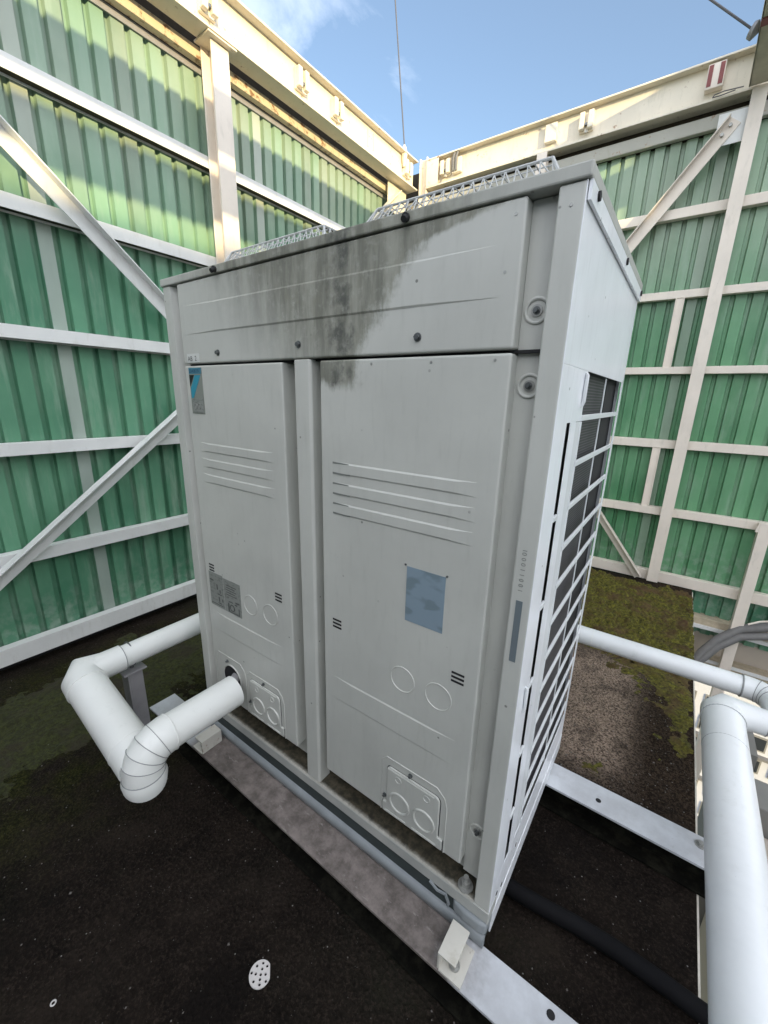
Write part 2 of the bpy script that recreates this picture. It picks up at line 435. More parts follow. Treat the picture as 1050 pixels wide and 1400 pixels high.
# ------------------------------------------------------------------ left fence (plane x = -2.5)
fa = empty('fence', (-2.5, 1.0, FL), 'tall green corrugated screen fence on the left with white rails and crossing braces', 'fence')
ph = .177
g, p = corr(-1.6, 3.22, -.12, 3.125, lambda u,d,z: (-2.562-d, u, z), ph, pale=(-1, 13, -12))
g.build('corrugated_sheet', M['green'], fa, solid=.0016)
p.build('pale_sheet_strip', M['palesheet'], fa, solid=.0016, label='pale grey translucent sheet strip')
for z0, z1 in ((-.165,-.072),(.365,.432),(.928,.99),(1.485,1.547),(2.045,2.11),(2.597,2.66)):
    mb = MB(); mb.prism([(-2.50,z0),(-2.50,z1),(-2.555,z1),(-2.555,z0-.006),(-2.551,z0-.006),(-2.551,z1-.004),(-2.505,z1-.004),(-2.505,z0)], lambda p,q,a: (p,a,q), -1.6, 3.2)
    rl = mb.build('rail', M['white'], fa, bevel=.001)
    if z0 > 1: MB().box(-2.5485,-2.5075,-1.598,3.198,z0+.003,z0+.02).build('underside_shade', M['grime_shade'], rl)  # dark fill standing in for the shade under the upper rails
MB().box(-2.585, -2.575, -1.6, 3.2, FL+.001, -.13).build('dark_gap_strip', M['dark'], fa)  # dark strip added to stand for the shaded gap below the bottom rail
MB().box(-2.595, -2.59, -1.6, 3.3, 3.05, 3.43).build('gap_shade_plate', M['grime_shade'], fa)  # dark plate added to stand for the shaded gap above the gutter
mb = MB(); mb.box(-2.545, -2.497, -1.6, 3.19, 3.128, 3.186); mb.build('gutter_rail', M['rusty'], fa, bevel=.003)
mb = MB(); mb.box(-2.557, -2.549, -1.6, 3.19, 3.092, 3.1275); mb.build('rail_lip', M['galv'], fa)
hbeam_y(MB(), -2.402, -1.6, 3.2, 3.2, 3.442, .125).build('top_beam', M['cream'], fa, bevel=.002)
def hcol(mb, xc, y0, y1, x0, x1, z0, z1):   # web in the middle, flanges towards the viewer and the sheet
    mb.box(x1-.01, x1, y0, y1, z0, z1); mb.box(x0, x0+.01, y0, y1, z0, z1)
    mb.box(x0+.01, x1-.01, (y0+y1)/2-.005, (y0+y1)/2+.005, z0+.001, z1-.001); return mb
for y0, cap in ((1.03, 1), (-1.3, 0)):
    hcol(MB(), 0, y0, y0+.115, -2.49, -2.38, FL, 3.188).build('column', M['pinkwhite'], fa, bevel=.002)
    MB().box(-2.492, -2.345, y0-.035, y0+.15, 3.1885, 3.1985).build('cap_plate', M['cream'], fa, bevel=.002)
def angle_brace(pa, pb, w, leg, outv, name, mat, parent, up=True):
    """L section from pa to pb lying on a wall: face of width w, leg standing out along outv on the upper edge"""
    pa, pb, n = Vector(pa), Vector(pb), Vector(outv).normalized()
    d = pb-pa; s = d.cross(n).normalized()
    if s.z < 0: s = -s
    mb = MB(); t_ = .007
    def ob(o, a, b, c):
        if a.cross(b).dot(c) < 0: a, b = b, a
        mb.obox(o, a, b, c)
    ob(pa-s*w/2, d, s*w, n*t_)
    ob(pa+s*(w/2-t_)+n*t_, d, s*t_, n*leg)
    return mb.build(name, mat, parent, bevel=.0015)
def sA(y, z, x=-2.455):
    k = (.18-x)/2.68; return (x, -.75+(y+.75)*k, 1.256+(z-1.256)*k)
angle_brace(sA(-1.22, 3.46), sA(1.02, 1.405), .075, .05, (1,0,0), 'brace', M['white'], fa)
angle_brace(sA(-1.0, -.20), sA(1.02, 1.378), .075, .05, (1,0,0), 'brace', M['white'], fa)
angle_brace((-2.44,1.15,1.48), (-2.44,3.02,3.12), .075, .05, (1,0,0), 'brace', M['cream'], fa)
MB().box(-2.452,-2.444,.82,1.03,1.3,1.5).build('gusset_plate', M['white'], fa)
MB().box(-2.452,-2.4445,2.86,3.16,2.96,3.187).build('gusset_plate', M['cream'], fa)
hcol(MB(), 0, 3.215, 3.30, -2.335, -2.25, FL, 3.465).build('column', M['cream'], fa, bevel=.002)

# ------------------------------------------------------------------ rear fence (plane y = 3.25)
fb = empty('fence', (-.4, 3.25, FL), 'tall green corrugated screen fence behind the unit, right of the corner, with thin white posts', 'fence')
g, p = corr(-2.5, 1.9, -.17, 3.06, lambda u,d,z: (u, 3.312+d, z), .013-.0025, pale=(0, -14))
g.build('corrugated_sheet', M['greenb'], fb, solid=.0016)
p.build('pale_sheet_strip', M['palesheetb'], fb, solid=.0016, label='dull grey green sheet strip')
for z0, z1 in ((-.212,-.125),(.366,.431),(.916,.982),(1.484,1.537),(2.02,2.075),(2.555,2.62)):
    MB().box(-2.5, 1.9, 3.25, 3.306, z0, z1).build('rail', M['pinkwhite'], fb, bevel=.003)
MB().box(-2.5, 1.9, 3.262, 3.306, 3.06, 3.145).build('gutter_rail', M['gutterb'], fb, bevel=.006)
MB().box(-2.58, 1.9, 3.345, 3.35, 3.03, 3.42).build('gap_shade_plate', M['grime_shade'], fb)  # same dark plate on this fence, shade of the gap put in colour
hbeam_x(MB(), 3.268, -2.2485, 1.9, 3.2, 3.436, .125).build('top_beam', M['cream'], fb, bevel=.002)
MB().box(-2.2475,-2.12,3.2045,3.2065,3.213,3.42).build('end_plate', M['cream'], fb)
for x0 in (.149, -1.19):
    mb = MB(); mb.box(x0, x0+.08, 3.19, 3.2, FL+.02, 3.196); mb.box(x0+.035, x0+.045, 3.2, 3.249, FL+.02, 3.19); mb.box(x0, x0+.08, 3.2495, 3.2499, FL+.22, 3.19)
    mb.build('column', M['pinkwhite'], fb, bevel=.0015)
MB().box(.0, .1485, 3.214, 3.222, 2.93, 3.112).build('gusset_plate', M['white'], fb)
angle_brace((.093,3.2135,3.058), (-1.15,3.2135,1.44), .082, .04, (0,-1,0), 'brace', M['pinkwhite'], fb)
angle_brace((.085,3.2135,-.19), (-1.15,3.2135,1.40), .06, .05, (0,-1,0), 'brace', M['pinkwhite'], fb)
for q in ((.072,3.03),(.035,2.985)): MB().cyl((q[0],3.207,q[1]), (q[0],3.188,q[1]), .011, 6).build('bolt', M['steelbolt'], fb)
for x0, z0, z1 in ((-.043,1.537,2.02),(.0,.431,.916)):
    MB().prism([(x0,3.246),(x0+.006,3.246),(x0+.006,3.256),(x0+.05,3.256),(x0+.05,3.246),(x0+.056,3.246),(x0+.056,3.263),(x0,3.263)], lambda p,q,a: (p,q,a), z0, z1).build('stub_post', M['pinkwhite'], fb)
# short post that runs down past the slab edge
mb = MB(); mb.box(.755, .825, 3.165, 3.173, -1.9, .44); mb.box(.755, .762, 3.173, 3.249, -1.9, .43)
mb.add([(.735,3.168,.37),(.755,3.168,.37),(.755,3.168,.47)], [(0,1,2)])
mb.build('lower_post', M['pinkwhite'], fb, bevel=.0015)
# skirt under the bottom rail
g, p = corr(.3, 1.9, -.62, -.215, lambda u,d,z: (u, 3.36+d, z), .013)
g.build('skirt_sheet', M['green'], fb, solid=.0016)

# rusty stub of beam running over the right side
o = hbeam_y(MB(), .19, -4.0, 3.19, 3.206, 3.5, .13).build('roof_beam', M['olive'], bevel=.003)
MB().box(.1275,.132,-4.0,3.1895,3.206,3.5).build('side_plate', M['olive'], o)
MB().box(.1265,.2555,2.60,2.66,3.2015,3.2055).build('splice_plate', M['redbrown'], o)
tag(o, 'olive brown weathered overhead beam at the top right corner', 'beam')

# ------------------------------------------------------------------ brackets on the beams
def bracket(loc, rz, label, kind):
    root = empty('bracket', (0,0,0), label, 'bracket', 'white brackets bolted along the top beams')
    if kind == 'twin':
        MB().box(-.05,.05,-.022,0,-.062,.055).build('back_plate', M['cream'], root, bevel=.003)
        for sx in (-.05, .012): MB().box(sx, sx+.036, -.055, -.0225, -.055, .056).build('channel', M['cream'], root, bevel=.004)
        MB().box(-.012,.01,-.045,-.0225,-.03,-.015).build('clip', M['screw'], root)
        mb = MB(); mb.tube([(.0,-.03,-.056),(.0,-.04,-.075),(.02,-.045,-.078)], .006, 8); mb.build('hook', M['clip'], root, smooth=True)
    elif kind == 'plain':
        MB().box(-.045,.045,-.04,0,-.062,.06).build('back_plate', M['cream'], root, bevel=.004)
    elif kind == 'red':
        MB().box(-.048,.048,-.05,0,-.068,.068).build('back_plate', M['pinkwhite'], root, bevel=.003)
        for sx in (-.042, .018): MB().box(sx, sx+.024, -.0535, -.0502, -.055, .06).build('stripe', M['redbrown'], root)
    elif kind == 'outline':
        for a in (-.04,.034): MB().box(a,a+.006,-.012,0,-.06,.06).build('side_strip', M['cream'], root)
    if kind == 'cable':
        MB().box(-.045,.045,-.04,0,-.062,.055).build('back_plate', M['cream'], root, bevel=.004)
        mb = MB()
        for dx in (-.03, 0): mb.tube([(dx,-.046,-.05),(dx,-.05,.05),(dx+.012,-.04,.10),(dx+.03,-.01,.115),(dx+.045,.03,.09)], .011, 8)
        mb.build('cable_loop', M['hose'], root, smooth=True)
    root.location = loc; root.rotation_euler = (0,0,rz)
    return root
ax = -2.3963
b0 = bracket((ax,1.02,3.335), R(90), 'white twin channel bracket on the sunlit beam just above the left column', 'twin')
for y, lab in ((1.72,'white twin channel bracket on the sunlit beam, first one right of the column'),
               (2.08,'white twin channel bracket on the sunlit beam, second one right of the column'),
               (3.06,'white twin channel bracket on the left beam beside the foot of the stay wire')):
    c = copy_tree(b0); c.location = (ax, y, 3.335); c['label'] = lab
bracket((ax,2.52,3.34), R(90), 'faint bare bracket frame on the sunlit left beam near the corner', 'outline')
c = copy_tree(b0); c.location = (-2.055,3.2615,3.335); c.rotation_euler = (0,0,0); c['label'] = 'white twin channel bracket at the corner end of the rear beam'
bracket((-1.94,3.2615,3.33), 0, 'bracket with grey cables looped over the rear beam near the corner', 'cable')
c = bracket((-1.11,3.2615,3.335), 0, 'plain white box bracket on the rear beam with a blank face', 'plain')
c = copy_tree(b0); c.location = (-.845,3.2615,3.335); c.rotation_euler = (0,0,0); c['label'] = 'white twin channel bracket on the rear beam beside the plain white box'
bracket((-.065,3.2615,3.345), 0, 'white bracket with two dark red stripes on the rear beam', 'red')
# loose lead on the rear beam
mb = MB(); mb.tube([(.1,3.2,3.225),(.0,3.198,3.232),(-.05,3.197,3.226),(-.056,3.196,3.214),(-.02,3.196,3.212),(.06,3.196,3.218)], .003, 6)
tag(mb.build('cable', M['wire'], smooth=True), 'thin dark lead looped along the lower edge of the rear beam', 'cable')

# overhead wires
wr = empty('stay_wire', (-2.4,3.02,3.47), 'thin grey wire rising straight up from the corner end of the left beam', 'wire')
mb = MB(); P0 = Vector((-2.37,3.0,3.47)); P1 = Vector((-3.25,3.55,7.6))
mb.tube([P0.lerp(P1, i/8) for i in range(9)], .006, 8); mb.build('wire', M['wire'], wr, smooth=True)
mb = MB(); mb.tube([P0+Vector((0,0,-.14)), P0+Vector((0,0,-.05)), P0+Vector((0,0,.0)), P0+Vector((-.004,.002,.03))], [.012,.028,.02,.008], 10)
mb.build('insulator', M['cream'], wr, smooth=True)
wr2 = empty('stay_wire', (.1,2.72,3.24), 'grey wire running from a small disc at the top right beam', 'wire')
mb = MB(); mb.tube([(.09,2.72,3.245),(-1.702,2.72,4.968)], .006, 8); mb.build('wire', M['wire'], wr2, smooth=True)
mb = MB(); mb.tube([(.125,2.72,3.225),(.105,2.72,3.232),(.09,2.72,3.24),(.085,2.72,3.243)], [.012,.04,.035,.008], 14); mb.build('insulator', M['galv'], wr2, smooth=True)

# ------------------------------------------------------------------ the air conditioning unit
W, D, H = 1.24, .778, 1.595
ac = empty('air_conditioner', (-W/2, D/2, -.105), 'large grey two-fan air conditioning unit standing on steel beams in the middle of the roof', 'air conditioner')
U = M['unit']
mb = MB(); mb.box(-1.225,-.062,.05,D-.01,.03,1.57); mb.build('casing', U, ac)
# corner posts
def post(x0, x1, name='corner_post'):
    mb = MB(); mb.box(x0, x1, 0, .05, .002, 1.574); return mb.build(name, U, ac, bevel=.003)
post(-1.245,-1.2)
pr_ = post(-.041, -.0005)
# groove between left post and panels: sloped flank
mb = MB(); mb.prism([(-1.2,.003),(-1.172,.05),(-1.2,.05)], lambda p,q,a: (p,q,a), .01, 1.573); mb.build('post_flank', U, ac)
mb = MB(); mb.box(-1.245,-1.225,.03,D,.002,1.574); mb.build('left_side_panel', M['side'], ac)
# recesses
mb = MB(); mb.box(-.088,-.041,.031,.0495,.05,1.574); rec = mb.build('recess_panel', U, ac)
cp = MB(); cp.prism([(-.646,0),(-.5965,0),(-.590,.006),(-.590,.05),(-.646,.05)], lambda p,q,a:(p,q,a), .012, 1.341)
cp.build('center_post', U, ac, bevel=.002)
# lettering and strip on the right post
tx = text_mb('10 0 0 1 1 0 0 1', .014, lambda x,y: (-.019-y*.9, -.0012, .985-x)); tx.build('lettering', M['greyink'], pr_)
MB().box(-.0285,-.0155,-.0008,.0004,.738,.876).build('sticker', M['strip'], pr_, label='faded grey blue strip label')
# panels
def crease(mb, x0, x1, z0, z1, y=0., h=.0022, s=.005, tp_=.05):
    vs = [(x0,y,z0),(x1,y,z0),(x1,y,z1),(x0,y,z1),(x0+tp_,y-h,z0+s),(x1-tp_,y-h,z0+s),(x1-tp_,y-h,z1-s),(x0+tp_,y-h,z1-s)]
    mb.add(vs, [(4,5,6,7),(0,1,5,4),(1,2,6,5),(2,3,7,6),(3,0,4,7)])
def slab(x0, x1, z0, z1, r=.006):
    mb = MB(); mb.box(x0, x1, 0, .0485, z0, z1); return mb
tp = slab(-1.161,-.088,1.343,1.573).build('top_panel', M['stained'], ac, bevel=.0045, seg=3)
mb = MB(); crease(mb, -1.135,-.122,1.428,1.51, -.0003, .0022, .004, .16); mb.build('panel_crease', M['stained'], tp)
MB().box(-.0875,-.0415,.027,.0307,1.343,1.573).build('side_return', U, tp)
MB().box(-1.16,-.0415,.020,.0305,1.3372,1.3426).build('shadow_gap', M['dark'], tp)
def screw(p, r, mat, parent, head=True, name='screw'):
    mb = MB(); x, y, z = p
    mb.cyl((x,y+.001,z),(x,y-.0015,z), r*1.25, 12)
    mb.cyl((x,y-.0016,z),(x,y-.008,z), r*.8, 6)
    return mb.build(name, mat, parent)
for x, z in ((-.971,1.37),(-.628,1.376),(-.284,1.373)): screw((x,0,z), .007, M['screw'], tp, name='bolt')
# little sticker above the left panel
st = MB(); st.box(-1.139,-1.072,-.0009,.0004,1.346,1.372); st = st.build('sticker', M['whitelabel'], tp)
text_mb('AB  2', .021, lambda x,y: (-1.135+x*1.05, -.0016, 1.3505+y)).build('lettering', M['ink'], st)

def embossed_ring(mb, x, z, r, t=.0022, y=-.0003): mb.ring((x, y, z), (0,1,0), r, t, 32, 6)
def knockout(x0, x1, z0, z1, parent, hole=None):
    # pressed frame round the plate
    fr = MB(); path = [(x0-.004,-.0002,z0),(x0-.004,-.0002,z1-.01),(x0+.012,-.0002,z1+.008),(x1-.026,-.0002,z1+.008),(x1-.004,-.0002,z1-.012),(x1+.004,-.0002,z1-.04),(x1+.004,-.0002,z0)]
    fr.tube(path, .0018, 6); fr.build('pressed_frame', U, parent, smooth=True)
    if hole:
        MB().cyl((hole[0],-.0006,hole[1]),(hole[0],.02,hole[1]), hole[2], 28).build('pipe_hole', M['dark'], parent)
        mb = MB(); embossed_ring(mb, hole[0], hole[1], hole[2]+.004, .003); mb.build('hole_rim', U, parent, smooth=True)
        screw(((x0+x1)/2-.02, -.0002, z1-.012), .005, M['screw'], parent)
        return
    ix0, ix1, iz1 = x0+.014, x1-.012, z1-.016
    n = []
    for k in range(5): a = math.pi-k*math.pi/8; n.append((ix0+.012+.012*math.cos(a), iz1-.012+.012*math.sin(a)))
    for k in range(5): a = math.pi/2-k*math.pi/8; n.append((ix1-.018+.018*math.cos(a), iz1-.018+.018*math.sin(a)))
    poly = [(ix0-.013, z0+.003),(ix0-.013,z0+.038),(ix0,z0+.04)] + n + [(ix1,z0+.04),(ix1+.014,z0+.038),(ix1+.014,z0+.003)]
    mb = MB(); mb.prism(poly, lambda p,q,a: (p,a,q), -.0006, .002)
    gap = mb.build('plate_gap', M['dark'], parent)
    c = (sum(p for p,q in poly)/len(poly), sum(q for p,q in poly)/len(poly))
    poly2 = [(c[0]+(p-c[0])*.975, c[1]+(q-c[1])*.982) for p,q in poly]
    mb = MB(); mb.prism(poly2, lambda p,q,a: (p,a,q), -.0055, .002)
    pl = mb.build('knockout_plate', U, parent, bevel=.0028)
    mb = MB(); xs = (ix0+.046, ix0+.124)
    for xx in xs: mb.ring((xx,-.0055,z0+.066), (0,1,0), .031, .0036, 32, 8)
    for xx in (ix0+.04, ix1-.04): mb.ring((xx,-.0055,iz1-.028), (0,1,0), .0095, .0013, 20, 6)
    mb.tube([(ix0+.0,-.0055,z0+.014),(ix0+.07,-.0055,z0+.014)], .0028, 6); mb.tube([(ix0+.09,-.0055,z0+.014),(ix1-.004,-.0055,z0+.014)], .0028, 6)
    mb.tube([(ix0+.006,-.0055,iz1-.008),(ix1-.018,-.0055,iz1-.008)], .002, 6)
    mb.build('knockout_ring', U, pl, smooth=True)
    screw((ix0+.075,-.0002,iz1+.009), .005, M['screw'], parent); screw((ix0-.006,-.0002,z0+.058), .005, M['screw'], parent)
def vents(x, z, parent):
    mb = MB()
    for k in range(3):
        zz = z+.011-k*.011
        mb.add([(x-.016,-.0006,zz-.003),(x+.016,-.0006,zz-.003),(x+.016,-.0006,zz+.003),(x-.016,-.0006,zz+.003)], [(0,1,2,3)])
    mb.build('vent_slot', M['dark'], parent)
def service(x0, x1, label, creases, lines):
    s = slab(x0, x1, .102, 1.3365).build('service_panel', M['stained'], ac, bevel=.0045, seg=3, label=label)
    for k in range(3):
        zt = 1.098-k*.052; mb = MB(); crease(mb, creases[0], creases[1], zt-.030, zt, -.0003, .0026, .004, .05); mb.build('panel_crease', U, s)
    mb = MB(); crease(mb, lines[0], lines[1], .395, .47, -.0003, .0022, .004, .07); mb.build('panel_crease', U, s)
    return s
sl = service(-1.161,-.693,'left service panel with the logo label and a pipe', (-1.112,-.742), (-1.122,-.742))
sr = service(-.557,-.088,'wide right service panel with a faded blue label', (-.516,-.13), (-.52,-.126))
# dark stroke marks at the left ends of the creases
mb = MB()
for k in range(3):
    for zz, ln in ((1.096-k*.052,.055),(1.070-k*.052,.06)):
        mb.add([(-.517,-.0009,zz-.0028),(-.517+ln,-.0036,zz-.0012),(-.517+ln,-.0036,zz+.0009),(-.517,-.0009,zz+.0022)], [(0,1,2,3)])
mb.build('dark_stroke', M['greyink'], sr)
for xx, pan in ((-.9,sl),(-.797,sl),(-.285,sr),(-.183,sr)):
    mb = MB(); embossed_ring(mb, xx, .568, .035, .0019); mb.build('pressed_circle', U, pan, smooth=True)
vents(-1.116,.647,sl); vents(-.752,.645,sl); vents(-.506,.645,sr); vents(-.137,.642,sr)
knockout(-1.135,-.962,.104,.288,sl,(-1.045,.21,.05)); knockout(-.945,-.755,.104,.282,sl); knockout(-.335,-.14,.104,.292,sr)
# labels
lb = MB(); lb.box(-1.138,-1.066,-.0012,.0004,1.189,1.331); lb = lb.build('sticker', M['logogrey'], sl, label='tall grey logo label with a teal and black triangle mark')
def flat(parent, name, mat, pts, y): return MB().add([(px,y,pz) for px,pz in pts], [tuple(range(len(pts)))]).build(name, mat, parent)
flat(lb,'logo_band',M['tealband'],[(-1.1375,1.312),(-1.0665,1.312),(-1.0665,1.3305),(-1.1375,1.3305)],-.0016)
text_mb('DAIKIN', .0165, lambda x,y: (-1.1345+x*1.09,-.0021,1.3153+y)).build('lettering', M['navy'], lb)
flat(lb,'logo_mark',M['black'],[(-1.1365,1.272),(-1.1085,1.309),(-1.1365,1.309)],-.0016)
flat(lb,'logo_mark',M['teal'],[(-1.1345,1.238),(-1.122,1.238),(-1.072,1.3085),(-1.105,1.3085),(-1.1345,1.268)],-.0016)
l2 = MB(); l2.box(-1.131,-1.07,-.0022,-.0013,1.192,1.236); l2 = l2.build('pictogram_plate', M['greylabel'], lb)
mb = MB(); 
mb.box(-1.129,-1.072,-.0026,-.0023,1.231,1.2335); mb.box(-1.129,-1.072,-.0026,-.0023,1.194,1.1965)
for xx in (-1.112,-1.092): mb.ring((xx,-.0024,1.213),(0,1,0),.008,.0012,16,4)
mb.build('pictogram', M['greyink'], l2)
lab = MB(); lab.box(-1.138,-1.053,-.001,.0004,.497,.63); lab.box(-1.05,-.953,-.001,.0004,.497,.625)
lab = lab.build('sticker', M['greylabel'], sl, label='faded grey instruction label in two halves')
mb = MB(); y = -.0016
def q(x0,x1,z0,z1): mb.add([(x0,y,z0),(x1,y,z0),(x1,y,z1),(x0,y,z1)], [(0,1,2,3)])
q(-1.134,-1.11,.596,.601); q(-1.134,-1.06,.505,.508)
q(-1.094,-1.087,.567,.588); q(-1.077,-1.071,.556,.57); q(-1.09,-1.066,.548,.552); q(-1.086,-1.079,.52,.54); q(-1.066,-1.061,.524,.536); q(-1.09,-1.07,.513,.517)
for k in range(5): q(-1.035,-.975-.008*(k % 2),.602-k*.009,.605-k*.009)
q(-1.03,-1.024,.553,.56); q(-.985,-.962,.545,.551); q(-.99,-.975,.536,.541); q(-1.022,-1.0,.54,.544)
mb.ring((-1.005,y,.521),(0,1,0),.012,.002,16,4); q(-1.03,-1.022,.503,.535); q(-.968,-.963,.503,.53); q(-1.03,-.965,.5005,.504)
mb.build('pictogram', M['ink'], lab)
MB().box(-.285,-.184,-.001,.0004,.739,.879).build('sticker', M['bluelabel'], sr, label='faded blue grey square label with darker blotches')
for a in ((-.289,.882),(-.181,.882)): MB().cyl((a[0],0,a[1]),(a[0],-.0025,a[1]),.0025,8).build('rivet', M['screw'], sr)
# screws in dimples along the right recess
for z in (1.406,1.282,.204):
    yo = .0265 if z == 1.406 else .0305
    mb = MB(); mb.ring((-.0615,yo,z),(0,1,0),.0195,.0032,28,8); d = mb.build('screw_dimple', U, rec, smooth=True)
    mb = MB(); mb.cyl((-.0615,yo+.0004,z),(-.0615,yo-.002,z),.010,14); mb.build('washer', M['steelbolt'], d)
    screw((-.0615,yo-.0023,z),.0052,M['screw'],d)
for z, x in ((1.325,-.662),(1.26,-.568),(.17,-.568),(.2,-.662)): screw((x,.05,z),.006,M['screw'],ac)
for x, z in ((-.105,1.55),(-.115,1.466),(-.118,1.325),(-.25,1.325),(-.4,1.325),(-.02,1.545)):
    mb = MB(); mb.cyl((x,0.0005,z),(x,-.001,z),.0028,8); mb.build('rivet', M['steelbolt'], tp if z > 1.34 else sr)
# cap
mb = MB(); mb.box(-1.25,.006,-.005,D+.005,1.575,1.5965)
cap = mb.build('top_cap', M['cap'], ac, bevel=.003)
mb = MB(); mb.box(.0015,.0065,.004,D,1.548,1.5745); mb.build('cap_skirt', M['side'], cap)
for x in (-.946,-.317):
    mb = MB(); mb.cyl((x,-.004,1.584),(x,-.012,1.584),.008,8); mb.cyl((x+.002,-.011,1.582),(x+.003,-.02,1.577),.006,8); mb.build('bolt', M['dark'], cap)
for y in (.05,.42,.76):
    mb = MB(); mb.cyl((.006,y,1.567),(.010,y,1.567),.0075,8); mb.build('clip', M['dark'], cap)
# fan guards
def guard(cx, cy, label):
    g = MB(); b, tp_, h0, h1 = .268, .208, 1.597, 1.702
    def P(s, k, u):     # s side 0..3, k height 0..1, u -1..1 along side
        hw = b+(tp_-b)*k; z = h0+(h1-h0)*k
        x, y = [(u*hw,-hw),(hw,u*hw),(-u*hw,hw),(-hw,-u*hw)][s]
        return (cx+x, cy+y, z)
    for s in range(4):
        g.tube([P(s,1,-1),P(s,1,1)], .003, 6); g.tube([P(s,.02,-1),P(s,.02,1)], .003, 6); pass
        g.tube([P(s,0,-1),P(s,1,-1)], .0035, 6)
        n = 18
        for i in range(n):
            u0 = -1+2*i/n; u1 = -1+2*(i+1)/n
            g.tube([P(s,0,u0),P(s,1,u1)], .0015, 5); g.tube([P(s,0,u1),P(s,1,u0)], .0015, 5)
    n = 12
    for i in range(1, n):
        u = -tp_+2*tp_*i/n
        g.tube([(cx+u,cy-tp_,h1),(cx+u,cy+tp_,h1)], .0015, 5); g.tube([(cx-tp_,cy+u,h1+.004),(cx+tp_,cy+u,h1+.004)], .0015, 5)
    go = g.build('fan_guard', M['guard'], ac, smooth=True, label=label)
    mb = MB(); mb.cyl((cx,cy,1.55),(cx,cy,1.602),.2,36); mb.build('fan_well', M['dark'], go)
    mb = MB(); mb.cyl((cx,cy,1.602),(cx,cy,1.64),.06,24)
    for k in range(4):
        a = k*math.pi/2+.4; d = Vector((math.cos(a),math.sin(a),0)); s_ = Vector((-d.y,d.x,0))
        c0 = Vector((cx,cy,1.62))
        mb.add([c0+d*.05-s_*.03, c0+d*.19-s_*.07, c0+d*.19+s_*.05+Vector((0,0,.02)), c0+d*.05+s_*.03+Vector((0,0,.012))], [(0,1,2,3)])
    mb.build('fan', M['galv'], go, solid=.003)
guard(-.92, .392, 'left wire fan guard'); guard(-.322, .392, 'right wire fan guard')
# side face with grille (x = 0)
def sideframe():
    mb = MB(); X0, X1 = -.0018, 0.
    mb.box(X0,X1,.0005,D,1.317,1.5745)                  # blank upper part
    mb.box(X0,X1,.0005,.086,.085,1.317)                 # front strip
    mb.box(X0,X1,.118,.212,1.217,1.317); mb.box(X0,X1,.086,.118,1.217,1.317)
    mb.box(X0,X1,.118,.168,.085,1.217)
    mb.box(X0,X1,.742,D,.085,1.317)
    mb.box(X0,X1,.0005,D,-.028,.085)
    return mb
sp = sideframe().build('side_panel', M['side'], ac, bevel=.0015)
gr = MB()
gr.box(-.004,-.0005,.1685,.2125,.086,1.216)
k = 0; zz = 1.2235
while zz > .12:
    gr.box(-.0045,.0015,.2126,.7415,zz-.0062,zz+.0062)
    if k and k % 2 == 0: gr.box(-.0045,.0012,.0865,.1178,zz-.006,zz+.006)
    zz -= .0985; k += 1
gr.box(-.006,-.003,.470,.478,.086,1.316); gr.box(-.0045,.001,.2126,.221,.086,1.216)
gr.build('grille', M['grille'], sp, bevel=.0012)
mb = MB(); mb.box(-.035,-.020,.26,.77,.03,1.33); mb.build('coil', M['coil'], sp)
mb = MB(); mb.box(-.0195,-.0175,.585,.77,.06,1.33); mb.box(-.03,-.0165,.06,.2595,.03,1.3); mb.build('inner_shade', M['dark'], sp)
mb = MB()
for y_, z_ in ((.187,1.277),(.05,.62)): mb.tube([(.0005,y_,z_-.03),(.004,y_,z_-.02),(.004,y_,z_+.03),(.0005,y_,z_+.035)], .004, 6)
mb.build('grille_latch', M['grille'], sp, smooth=True)
mb = MB()
for y_, z_ in ((.05,.02),(.09,.0),(.03,-.005),(.2,.02)): mb.cyl((-.001,y_,z_),(.0006,y_,z_),.006,10)
mb.build('hole', M['dark'], sp)
mb = MB(); mb.box(-1.24,-.01,D-.012,D,.0,1.574); mb.build('back_panel', M['side'], ac)
# base frame
tr = MB(); tr.box(-1.243,.001,-.003,.05,-.024,.012); tr.prism([(-.003,.012),(.0,.0175),(.075,.0165),(.075,.012)], lambda p,q,a:(a,p,q), -1.2,-.04)
tr.box(-1.2,-.012,.05,D-.02,-.024,.012)
bf = tr.build('base_frame', M['tray'], ac, bevel=.0015)
MB().box(-1.235,-.004,.0005,D-.02,-.095,-.0245).build('recess_web', M['gap'], bf)
mb = MB(); mb.prism([(-.014,-.100),(-.014,-.082),(-.011,-.075),(-.005,-.071),(.0004,-.070),(.0004,-.104),(-.008,-.104)], lambda p,q,a:(a,p,q), -1.23,-.002)
mb.build('lower_rail', M['foot'], bf, smooth=True, ang=60)
mb = MB()    # rounded moulded foot at the right front corner
mb.prism([(-.0975,.004),(-.09,-.008),(-.06,-.014),(-.02,-.014),(.0005,-.008),(.0005,.06),(-.0975,.06)], lambda p,q,a:(p,q,a), -.058,-.0245)
mb.build('foot', M['foot'], bf, bevel=.006, seg=3)
mb = MB(); mb.box(-.004,.0012,.03,D-.003,-.1,-.0285); mb.build('side_rail', M['side'], bf, bevel=.002)
mb = MB()
for x0 in (-.155,-.7,-1.15): mb.cyl((x0,.0215,-.042),(x0,.018,-.042),.017,16)
mb.build('drain_hole', M['dark'], bf)
mb = MB(); mb.tube([(-.165,-.006,-.02),(-.14,-.008,-.03),(-.115,-.008,-.022),(-.105,-.006,-.05),(-.11,-.004,-.062)], .004, 6); mb.build('clip', M['foot'], bf, smooth=True)
mb = MB(); mb.cyl((-.073,.018,.017),(-.073,.018,.021),.02,16); mb.cyl((-.073,.018,.021),(-.073,.018,.036),.0125,6); mb.cyl((-.073,.018,.036),(-.073,.018,.05),.007,10); mb.build('anchor_bolt', M['steelbolt'], bf)

